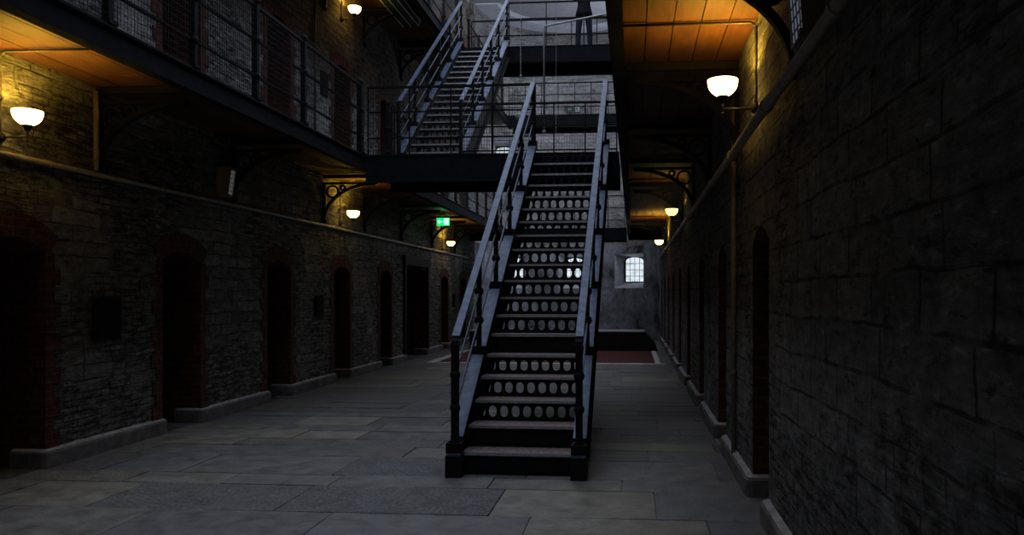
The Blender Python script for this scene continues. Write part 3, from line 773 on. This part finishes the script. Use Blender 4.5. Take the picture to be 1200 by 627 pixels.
lamp('lit bowl lamp on the upper storey of the left wall', 13.8, XL, 1, 6.88, 50, .26, Z3)
lamp('lit white bowl lamp on the right wall nearest the camera', 5.92, XR, -1, 3.225, 38, .26, Z2)
lamp('yellowish lit bowl lamp second along the right wall', 13.9, XR, -1, 3.12, 4, .25, Z2, glass='dimbowl')
lamp('small lit bowl lamp farthest along the right wall', 20.6, XR, -1, 3.02, 60, .25, Z2, glass='farbowl')

# ------------------------------------------------------------------ pipes
def pipe(name, pts, r, m, label, cat='pipe', group=None):
    mb = MB(); mb.tube(pts, r, 10)
    o = pivot(name, mb.mesh(name, m, True), label, cat, group)
    mb = MB(); a = Vector(pts[0]); b = Vector(pts[-1]); L_ = (b-a).length; n = max(2, int(L_/1.6)); d = (b-a).normalized()
    for k in range(n):
        p = a+d*(L_*(k+.5)/n)-o.location
        if k == 0: mb.tube([-d*.015, d*.015], r*1.35, 10); cm = mb.mesh('clip', m)
        place('clip', cm, o, p)
    return o
pipe('pipe', [(XL+.04, -1, 2.80), (XL+.04, 24.5, 2.76)], .026, M['pipe'], 'long thin horizontal pipe running along the left wall under the lamps')
pipe('pipe', [(XR-.10, -1, 2.80), (XR-.10, 24.5, 2.74)], .034, M['pipe'], 'thick horizontal pipe running along the right wall under the lamps')
pipe('drain_pipe', [(XL+.035, 7.27, 2.83), (XL+.035, 7.27, 3.62)], .026, M['pipe'], 'short upright painted pipe on the left wall beside the nearest lamp')
pipe('drain_pipe', [(XR-.03, 7.06, .02), (XR-.03, 7.06, 3.5)], .024, M['pipe'], 'tall upright painted pipe on the right wall behind the nearest lamp')
pipe('cable', [(XL+.02, 12.6, Z2+.1), (XL+.02, 12.6, Z3-.3)], .012, M['cable'], 'thin black upright cable on the upper left wall between two cell doors', 'cable')
mb = MB(); mb.tube([(-1.50, 12.9, 4.35), (-1.50, 12.9, 6.08), (-1.48, 12.9, 6.12), (-.30, 12.9, 6.32), (XR, 12.9, 6.5)], .017, 8); mb.lathe((-1.50, 12.9, 4.30), [(0, 0), (.035, .01), (.035, .05), (0, .06)], 10)
pivot('hanging_tube', mb.mesh('hanging_tube', M['palepipe'], True), 'pale thin tube dropping behind the near staircase top with a sloping arm above', 'tube')
def chain(x, y, z0, label):
    mb = MB(); n = 24
    for k in range(n):
        z = z0+.05*k
        if k % 2: mb.bar((x-.008, y, z), (x-.008, y, z+.055), .004); mb.bar((x+.008, y, z), (x+.008, y, z+.055), .004)
        else: mb.bar((x, y-.008, z), (x, y-.008, z+.055), .004); mb.bar((x, y+.008, z), (x, y+.008, z+.055), .004)
    mb.tube([(x, y, z0+.05*n), (x, y, ZT+.03)], .004, 6)
    mb.ball((x, y, z0-.01), .03, 8)
    pivot('chain', mb.mesh('chain', M['palepipe']), label, 'chain')
chain(-2.58, 17.53, 6.62, 'thin hanging chain in front of the upper footbridge')
chain(-1.36, 13.53, 4.1, 'thin long chain hanging behind the near staircase top right of the pale tube')

# ------------------------------------------------------------------ wall boxes
def wallbox(label, X, s, y, z0, z1, dep, ln, col):
    r = root('wall_lantern', label, 'lantern', (X, y, z0)); h = z1-z0
    mb = MB(); mb.hexa([(0, 0, 0), (s*dep*.75, 0, 0), (s*dep*.75, ln, 0), (0, ln, 0), (0, 0, h), (s*dep, 0, h), (s*dep, ln, h), (0, ln, h)])
    mb.box(0, s*(dep+.01), -.012, .012, -.012, h*.06); mb.box(0, s*(dep+.012), -.012, ln+.012, h, h+.02)
    place('housing', mb.mesh('housing', M['boxbrown']), r)
    mb = MB(); e = .004*s
    mb.quad([(s*dep*.75+e, .02, .02), (s*dep*.75+e, ln-.02, .02), (s*dep+e, ln-.02, h-.01), (s*dep+e, .02, h-.01)])
    place('glass', mb.mesh('glass', col), r)
    mb = MB()
    for k in range(5):
        y_ = .02+(ln-.04)*k/4; mb.bar((s*dep*.75+e*2, y_, .02), (s*dep+e*2, y_, h-.01), .006 if 0 < k < 4 else .016)
    for k in range(7):
        f = k/6; x_ = s*dep*(.75+.25*f)+e*2; mb.bar((x_, .02, .02+(h-.03)*f), (x_, ln-.02, .02+(h-.03)*f), .006 if 0 < k < 6 else .016)
    place('wire_guard', mb.mesh('wire_guard', M['boxbrown']), r)
wallbox('white faced box lantern high on the left wall above the pipe', XL, 1, 9.55, 2.86, 3.22, .17, .17, M['glowface'])
wallbox('box lantern with wired blue glass high on right wall nearest the camera', XR, -1, 3.86, 2.88, 3.3, .115, .32, M['wired'])

# panels and plaque on the left wall
def panel(y0, y1, z0, z1, label, X=XL):
    mb = MB(); mb.box(X-.005, X+.03, y0, y1, z0, z1); mb.box(X+.03, X+.036, y0+.03, y1-.03, z0+.03, z1-.03)
    for k in range(3): mb.box(X+.036, X+.042, y0+.05, y1-.05, z0+.07+k*(z1-z0-.14)/2.0-.006, z0+.07+k*(z1-z0-.14)/2.0+.006)
    return pivot('wall_hatch', mb.mesh('wall_hatch', M['dark']), label, 'hatch', 'black hatches beside the cell doors')
panel(7.26, 7.66, 1.12, 1.56, 'black square hatch on left wall between the two nearest cell doors')
panel(12.66, 12.94, 1.22, 1.56, 'black hatch on left wall between third and fourth cell doors')
panel(22.6, 22.85, 1.2, 1.6, 'small black hatch far along the left wall past the wide doorway')
panel(12.85, 13.15, Z2+1.35, Z2+1.75, 'black hatch on the upper left wall seen through the wire mesh')
pl = root('plaque', 'small black plaque with thin pale border left of second cell door', 'plaque', (XL, 8.0, 1.62), group=None)
mb = MB(); mb.box(-.004, .012, 0, .13, 0, .12); place('board', mb.mesh('board', M['dark']), pl)
mb = MB()
for (a, b, c, d) in ((.006, .124, .006, .010), (.006, .124, .110, .114), (.006, .009, .006, .114), (.121, .124, .006, .114)): mb.box(.012, .0135, a, b, c, d)
for k in range(4): mb.box(.012, .013, .02, .11-.02*(k % 2), .03+k*.02, .033+k*.02)
place('border', mb.mesh('border', M['greylegend']), pl)

# ------------------------------------------------------------------ exit signs
def running_man(mb, x0, z0, h, y):
    q = lambda pts: mb.hexa([(x0+a*h, y, z0+b*h) for a, b in pts]+[(x0+a*h, y-.0015, z0+b*h) for a, b in pts])
    q([(.02, .02), (.62, .02), (.62, .98), (.02, .98)])
def sign(name, label, loc, w, h, body, legend, lit):
    r = root(name, label, 'exit sign', loc)
    mb = MB(); mb.box(-w/2, w/2, -.02, .02, 0, h); place('case', mb.mesh('case', body), r)
    mb = MB(); y = -.021
    # arrow to the left
    ax = -w*.42; az = h*.5
    mb.hexa([(ax, y, az), (ax+h*.28, y, az-h*.26), (ax+h*.34, y, az-h*.2), (ax+h*.1, y, az)]+[(ax, y-.002, az), (ax+h*.28, y-.002, az-h*.26), (ax+h*.34, y-.002, az-h*.2), (ax+h*.1, y-.002, az)])
    mb.hexa([(ax, y, az), (ax+h*.28, y, az+h*.26), (ax+h*.34, y, az+h*.2), (ax+h*.1, y, az)]+[(ax, y-.002, az), (ax+h*.28, y-.002, az+h*.26), (ax+h*.34, y-.002, az+h*.2), (ax+h*.1, y-.002, az)])
    mb.box(ax+h*.04, ax+h*.6, y-.002, y, az-h*.05, az+h*.05)
    mb.box(w*.08, w*.44, y-.002, y, h*.12, h*.9)
    place('legend', mb.mesh('legend', legend), r)
    mb = MB(); y = -.0245; cx = w*.24; cz = h*.5      # running figure in the doorway
    mb.ball((cx-.01*h, y, cz+h*.26), h*.06, 8)
    for a, b in (((.0, .16), (-.02, -.06)), ((-.02, -.06), (-.2, -.14)), ((-.02, -.06), (.1, -.2)), ((.1, -.2), (.22, -.3)), ((0, .14), (-.18, .04)), ((0, .14), (.16, .08))):
        mb.bar((cx+a[0]*h, y, cz+a[1]*h), (cx+b[0]*h, y, cz+b[1]*h), .003, h*.075, side=(0, 1, 0))
    place('running_figure', mb.mesh('running_figure', body), r)
    mb = MB(); mb.tube([(-w*.3, 0, h), (-w*.3, 0, h+lit)], .006, 6); mb.tube([(w*.3, 0, h), (w*.3, 0, h+lit)], .006, 6)
    if lit: place('hanger', mb.mesh('hanger', M['iron']), r)
    return r
sign('exit_sign', 'glowing green exit sign with white arrow under the lower left gallery', (-4.74, 18.9, 3.30), .32, .19, M['greensign'], M['whitesign'], .175)
gl = bpy.data.lights.new('exit_glow', 'AREA'); gl.energy = .5; gl.color = (.05, 1, .35); gl.shape = 'RECTANGLE'; gl.size = .3; gl.size_y = .03
go = bpy.data.objects.new('exit_glow', gl); COL.objects.link(go); go.location = (-4.74, 18.88, 3.545); go.rotation_euler = (PI, 0, 0)
s2y = 28.9
sign('exit_sign', 'unlit dark exit sign high on the curved stone end wall', (-2.25, 28.98, 8.45), .52, .24, M['darksign'], M['greylegend'], 0)

# ------------------------------------------------------------------ red tiled area and black platform
mb = MB(); mb.box(-4.55, .50, 17.52, 21.3, -.01, .012)
pivot('tiled_floor_panel', mb.mesh('red_tiles', M['redfloor']), 'dark red tiled floor area at the far end of the hall', 'floor tiles')
mb = MB(); mb.box(-4.75, .72, 17.40, 17.52, -.01, .014); mb.box(.50, .62, 17.52, 21.3, -.01, .014); mb.box(-4.75, -4.55, 17.52, 21.3, -.01, .014)
pivot('stone_border', mb.mesh('pale_border', M['paleedge']), 'pale worn stone strip bordering the red tiled area', 'border')
pf = root('platform', 'low black painted platform in front of the curved end wall', 'platform', (-2.1, 21.34, 0))
mb = MB(); mb.box(-2.5, 2.42, 0, .9, 0, .53)
mb.hexa([(2.42, 0, 0), (2.78, 0, 0), (2.78, .9, 0), (2.42, .9, 0), (2.42, 0, .53), (2.72, 0, .2), (2.72, .9, .2), (2.42, .9, .53)])
place('body', mb.mesh('body', M['dark']), pf)
mb = MB(); mb.box(-2.52, 2.42, -.02, .92, .53, .56); place('top', mb.mesh('top', M['ceil']), pf)

# ------------------------------------------------------------------ unlit fitting under the upper gallery
f = root('ceiling_fitting', 'unlit glass strip light fitting under the upper left gallery', 'light fitting', (-4.62, 13.2, Z3-.24))
mb = MB(); mb.box(-.22, .22, 0, 2.5, .17, .20); mb.box(-.05, .05, .3, 2.2, .20, .215); place('tray', mb.mesh('tray', M['fascia']), f)
mb = MB(); mb.hexa([(-.16, .02, 0), (.16, .02, 0), (.16, 2.48, 0), (-.16, 2.48, 0), (-.2, 0, .17), (.2, 0, .17), (.2, 2.5, .17), (-.2, 2.5, .17)]); place('diffuser', mb.mesh('diffuser', M['darksign']), f)
mb = MB()
for x in (-.165, .165, 0): mb.bar((x, 0, 0), (x, 2.5, 0), .014)
for x in (-.2, .2): mb.bar((x, 2.5, .17), (x*.82, 2.5, 0), .014); mb.bar((x*1.03, 0, .1), (x*1.03, 2.5, .1), .014)
place('edge_trim', mb.mesh('edge_trim', M['white']), f)
# pale spotlight by the head of the near staircase
sp = root('spotlight', 'pale round spotlight clamped to the footbridge rail beside the near staircase', 'spotlight', (-1.90, BY1+.10, Z2+.76))
mb = MB(); mb.lathe((0, 0, .12), [(.0, -.08), (.05, -.07), (.08, -.01), (.085, .05), (.0, .055)], 16); place('head', mb.mesh('head', M['white'], True), sp)
mb = MB(); mb.bar((0, 0, 0), (0, 0, .06), .03); mb.bar((0, -.07, .01), (0, .01, .01), .02); place('clamp', mb.mesh('clamp', M['iron']), sp)

# ------------------------------------------------------------------ person on the upper footbridge
def skin_obj(name, verts, edges, radii, m, parent, sub=2):
    me = bpy.data.meshes.new(name); me.from_pydata(verts, edges, [])
    o = place(name, me, parent); me.materials.append(m)
    o.modifiers.new('skin', 'SKIN').use_smooth_shade = True
    for i, r in enumerate(radii):
        sv = me.skin_vertices[0].data[i]; sv.radius = r if isinstance(r, tuple) else (r, r); sv.use_root = (i == 0)
    ss = o.modifiers.new('sub', 'SUBSURF'); ss.levels = ss.render_levels = sub
    return o
M['skin'] = plain('skin', (.48, .31, .23), .55, 0, .08, 30, .0005)
M['jeans'] = plain('dark_denim', (.018, .023, .036), .85, 0, .35, 60, .001, .2)
M['coat'] = plain('black_wool', (.012, .014, .018), .9, 0, .3, 70, .002, .2)
M['shoe'] = plain('black_leather', (.012, .011, .011), .4, 0, .2, 30, .0005)
M['hair'] = plain('brown_hair', (.05, .03, .02), .7, 0, .3, 80, .002)
M['eye'] = plain('eye_dark', (.03, .02, .015), .2, 0, .1, 30, 0)
def person(loc, rz):
    p = root('person', 'person in black coat and dark jeans standing on the upper footbridge', 'person', loc, (0, 0, rz))
    v = []; e = []; r = []
    def add(co, rad, par=None):
        v.append(co); r.append(rad)
        if par is not None: e.append((par, len(v)-1))
        return len(v)-1
    pel = add((0, 0, .96), (.135, .095)); sp1 = add((0, .0, 1.12), (.125, .09), pel); sp2 = add((0, .0, 1.28), (.145, .1), sp1); ch = add((0, .01, 1.42), (.13, .09), sp2)
    nk = add((0, .005, 1.50), .055, ch); nk2 = add((0, -.005, 1.56), .052, nk); hd = add((0, -.015, 1.64), (.075, .09), nk2); hd2 = add((0, -.01, 1.72), (.078, .092), hd); add((0, 0, 1.77), (.05, .06), hd2)
    for s in (-1, 1):
        h = add((s*.09, 0, .88), .088, pel); k1 = add((s*.115, -.01, .68), .075, h); k = add((s*.13, -.012, .50), .058, k1); c1 = add((s*.14, .01, .34), .056, k); a = add((s*.145, .015, .10), .038, c1)
        t = add((s*.15, -.05, .045), .036, a); add((s*.16, -.15, .032), .028, t)
        sh = add((s*.17, .01, 1.41), .06, ch); el1 = add((s*.215, .0, 1.28), .046, sh); el = add((s*.215, .0, 1.17), .038, el1); fa = add((s*.15, -.12, 1.2), .034, el); w = add((s*.075, -.20, 1.22), .026, fa)
        pm = add((s*.04, -.225, 1.225), (.03, .018), w)
    skin_obj('body', v, e, r, M['skin'], p)
    # fingers, five on each clasped hand
    for s in (-1, 1):
        for i, (dz, ln) in enumerate(((.03, .03), (.018, .036), (.002, .038), (-.014, .034), (-.028, .028))):
            b = (s*.035, -.228, 1.225+dz*.8); m1 = (s*.012, -.245-(.006 if s > 0 else 0), 1.22+dz*.9); t1 = (-s*.012, -.24-(.006 if s > 0 else 0), 1.215+dz)
            skin_obj('finger' if i else 'thumb', [b, m1, t1], [(0, 1), (1, 2)], [.009, .0085, .007], M['skin'], p, 1)
    # coat, trousers, shoes
    cv = [(0, 0, 1.04), (0, 0, 1.14), (0, 0, 1.28), (0, .01, 1.43), (0, .005, 1.50)]; ce = [(0, 1), (1, 2), (2, 3), (3, 4)]
    cr_ = [(.15, .12), (.145, .115), (.165, .125), (.15, .105), (.08, .075)]
    for s in (-1, 1):
        n = len(cv); cv += [(s*.175, .01, 1.42), (s*.215, 0, 1.29), (s*.22, 0, 1.18), (s*.155, -.118, 1.205), (s*.095, -.185, 1.222)]; ce += [(3, n), (n, n+1), (n+1, n+2), (n+2, n+3), (n+3, n+4)]; cr_ += [.072, .058, .052, .044, .04]
    skin_obj('coat', cv, ce, cr_, M['coat'], p)
    mb = MB(); prof = [(.150, .118, 1.20), (.150, .118, 1.08), (.168, .130, .98), (.192, .145, .90), (.206, .152, .80), (.198, .146, .80), (.150, .11, 1.0)]; n = 28
    for k in range(n):
        for (a, b, z), (a2, b2, z2) in zip(prof[:-1], prof[1:]):
            t0, t1 = 2*PI*k/n, 2*PI*(k+1)/n
            mb.quad([(a*math.cos(t0), b*math.sin(t0), z), (a*math.cos(t1), b*math.sin(t1), z), (a2*math.cos(t1), b2*math.sin(t1), z2), (a2*math.cos(t0), b2*math.sin(t0), z2)])
    place('coat_skirt', mb.mesh('coat_skirt', M['coat'], True), p)
    tv = [(0, 0, .98)]; te = []; tr = [(.12, .088)]
    for s in (-1, 1):
        n = len(tv); tv += [(s*.09, 0, .87), (s*.115, -.01, .68), (s*.13, -.012, .50), (s*.14, .01, .32), (s*.147, .01, .08)]; te += [(0, n), (n, n+1), (n+1, n+2), (n+2, n+3), (n+3, n+4)]; tr += [.09, .086, .074, .07, .062]
    skin_obj('trousers', tv, te, tr, M['jeans'], p)
    for s in (-1, 1): skin_obj('shoe', [(s*.148, .045, .045), (s*.15, -.04, .05), (s*.16, -.16, .035)], [(0, 1), (1, 2)], [.042, .05, .038], M['shoe'], p)
    skin_obj('hair', [(0, .03, 1.70), (0, .015, 1.77), (0, .05, 1.62)], [(0, 1), (0, 2)], [(.09, .088), (.08, .09), (.075, .05)], M['hair'], p)
    mb = MB()
    for s in (-1, 1): mb.ball((s*.03, -.098, 1.665), .009, 8)
    place('eyes', mb.mesh('eyes', M['eye'], True), p)
    skin_obj('nose', [(0, -.098, 1.66), (0, -.116, 1.632)], [(0, 1)], [.008, .012], M['skin'], p, 1)
    mb = MB(); mb.tube([(-.024, -.095, 1.602), (0, -.103, 1.600), (.024, -.095, 1.602)], .005, 6); place('mouth', mb.mesh('mouth', plain('lips', (.35, .14, .12), .5), True), p)
    for s in (-1, 1): skin_obj('ear', [(s*.078, .0, 1.675), (s*.086, .006, 1.65), (s*.08, 0, 1.625)], [(0, 1), (1, 2)], [.012, .014, .01], M['skin'], p, 1)
    return p
person((-1.17, UY0+.34, Z3), math.radians(3))

# ------------------------------------------------------------------ light
sk = bpy.data.lights.new('skylight', 'AREA'); sk.shape = 'RECTANGLE'; sk.size = 5.4; sk.size_y = 26.4; sk.energy = 1000; sk.color = (.76, .84, 1.0)
so = bpy.data.objects.new('skylight', sk); COL.objects.link(so); so.location = ((SKL+SKR)/2, 11.75, ZT+.3)
w = bpy.data.worlds.new('world'); bpy.context.scene.world = w; w.use_nodes = True
w.node_tree.nodes['Background'].inputs[0].default_value = (.66, .74, .9, 1); w.node_tree.nodes['Background'].inputs[1].default_value = .5

# ------------------------------------------------------------------ camera
sc = bpy.context.scene
cam = bpy.data.cameras.new('camera'); co = bpy.data.objects.new('camera', cam); COL.objects.link(co)
TH = math.radians(4.5)
co.location = (0, 0, 1.6); co.rotation_euler = (PI/2, 0, TH)
cam.sensor_width = 36; cam.lens = 27.0; cam.clip_start = .05
cam.shift_x = -((742-900*math.tan(TH))-600)/1200; cam.shift_y = 30.5/1200
sc.camera = co
sc.view_settings.view_transform = 'Standard'; sc.view_settings.look = 'None'; sc.view_settings.exposure = 0; sc.view_settings.gamma = 1; sc.view_settings.use_curve_mapping = False
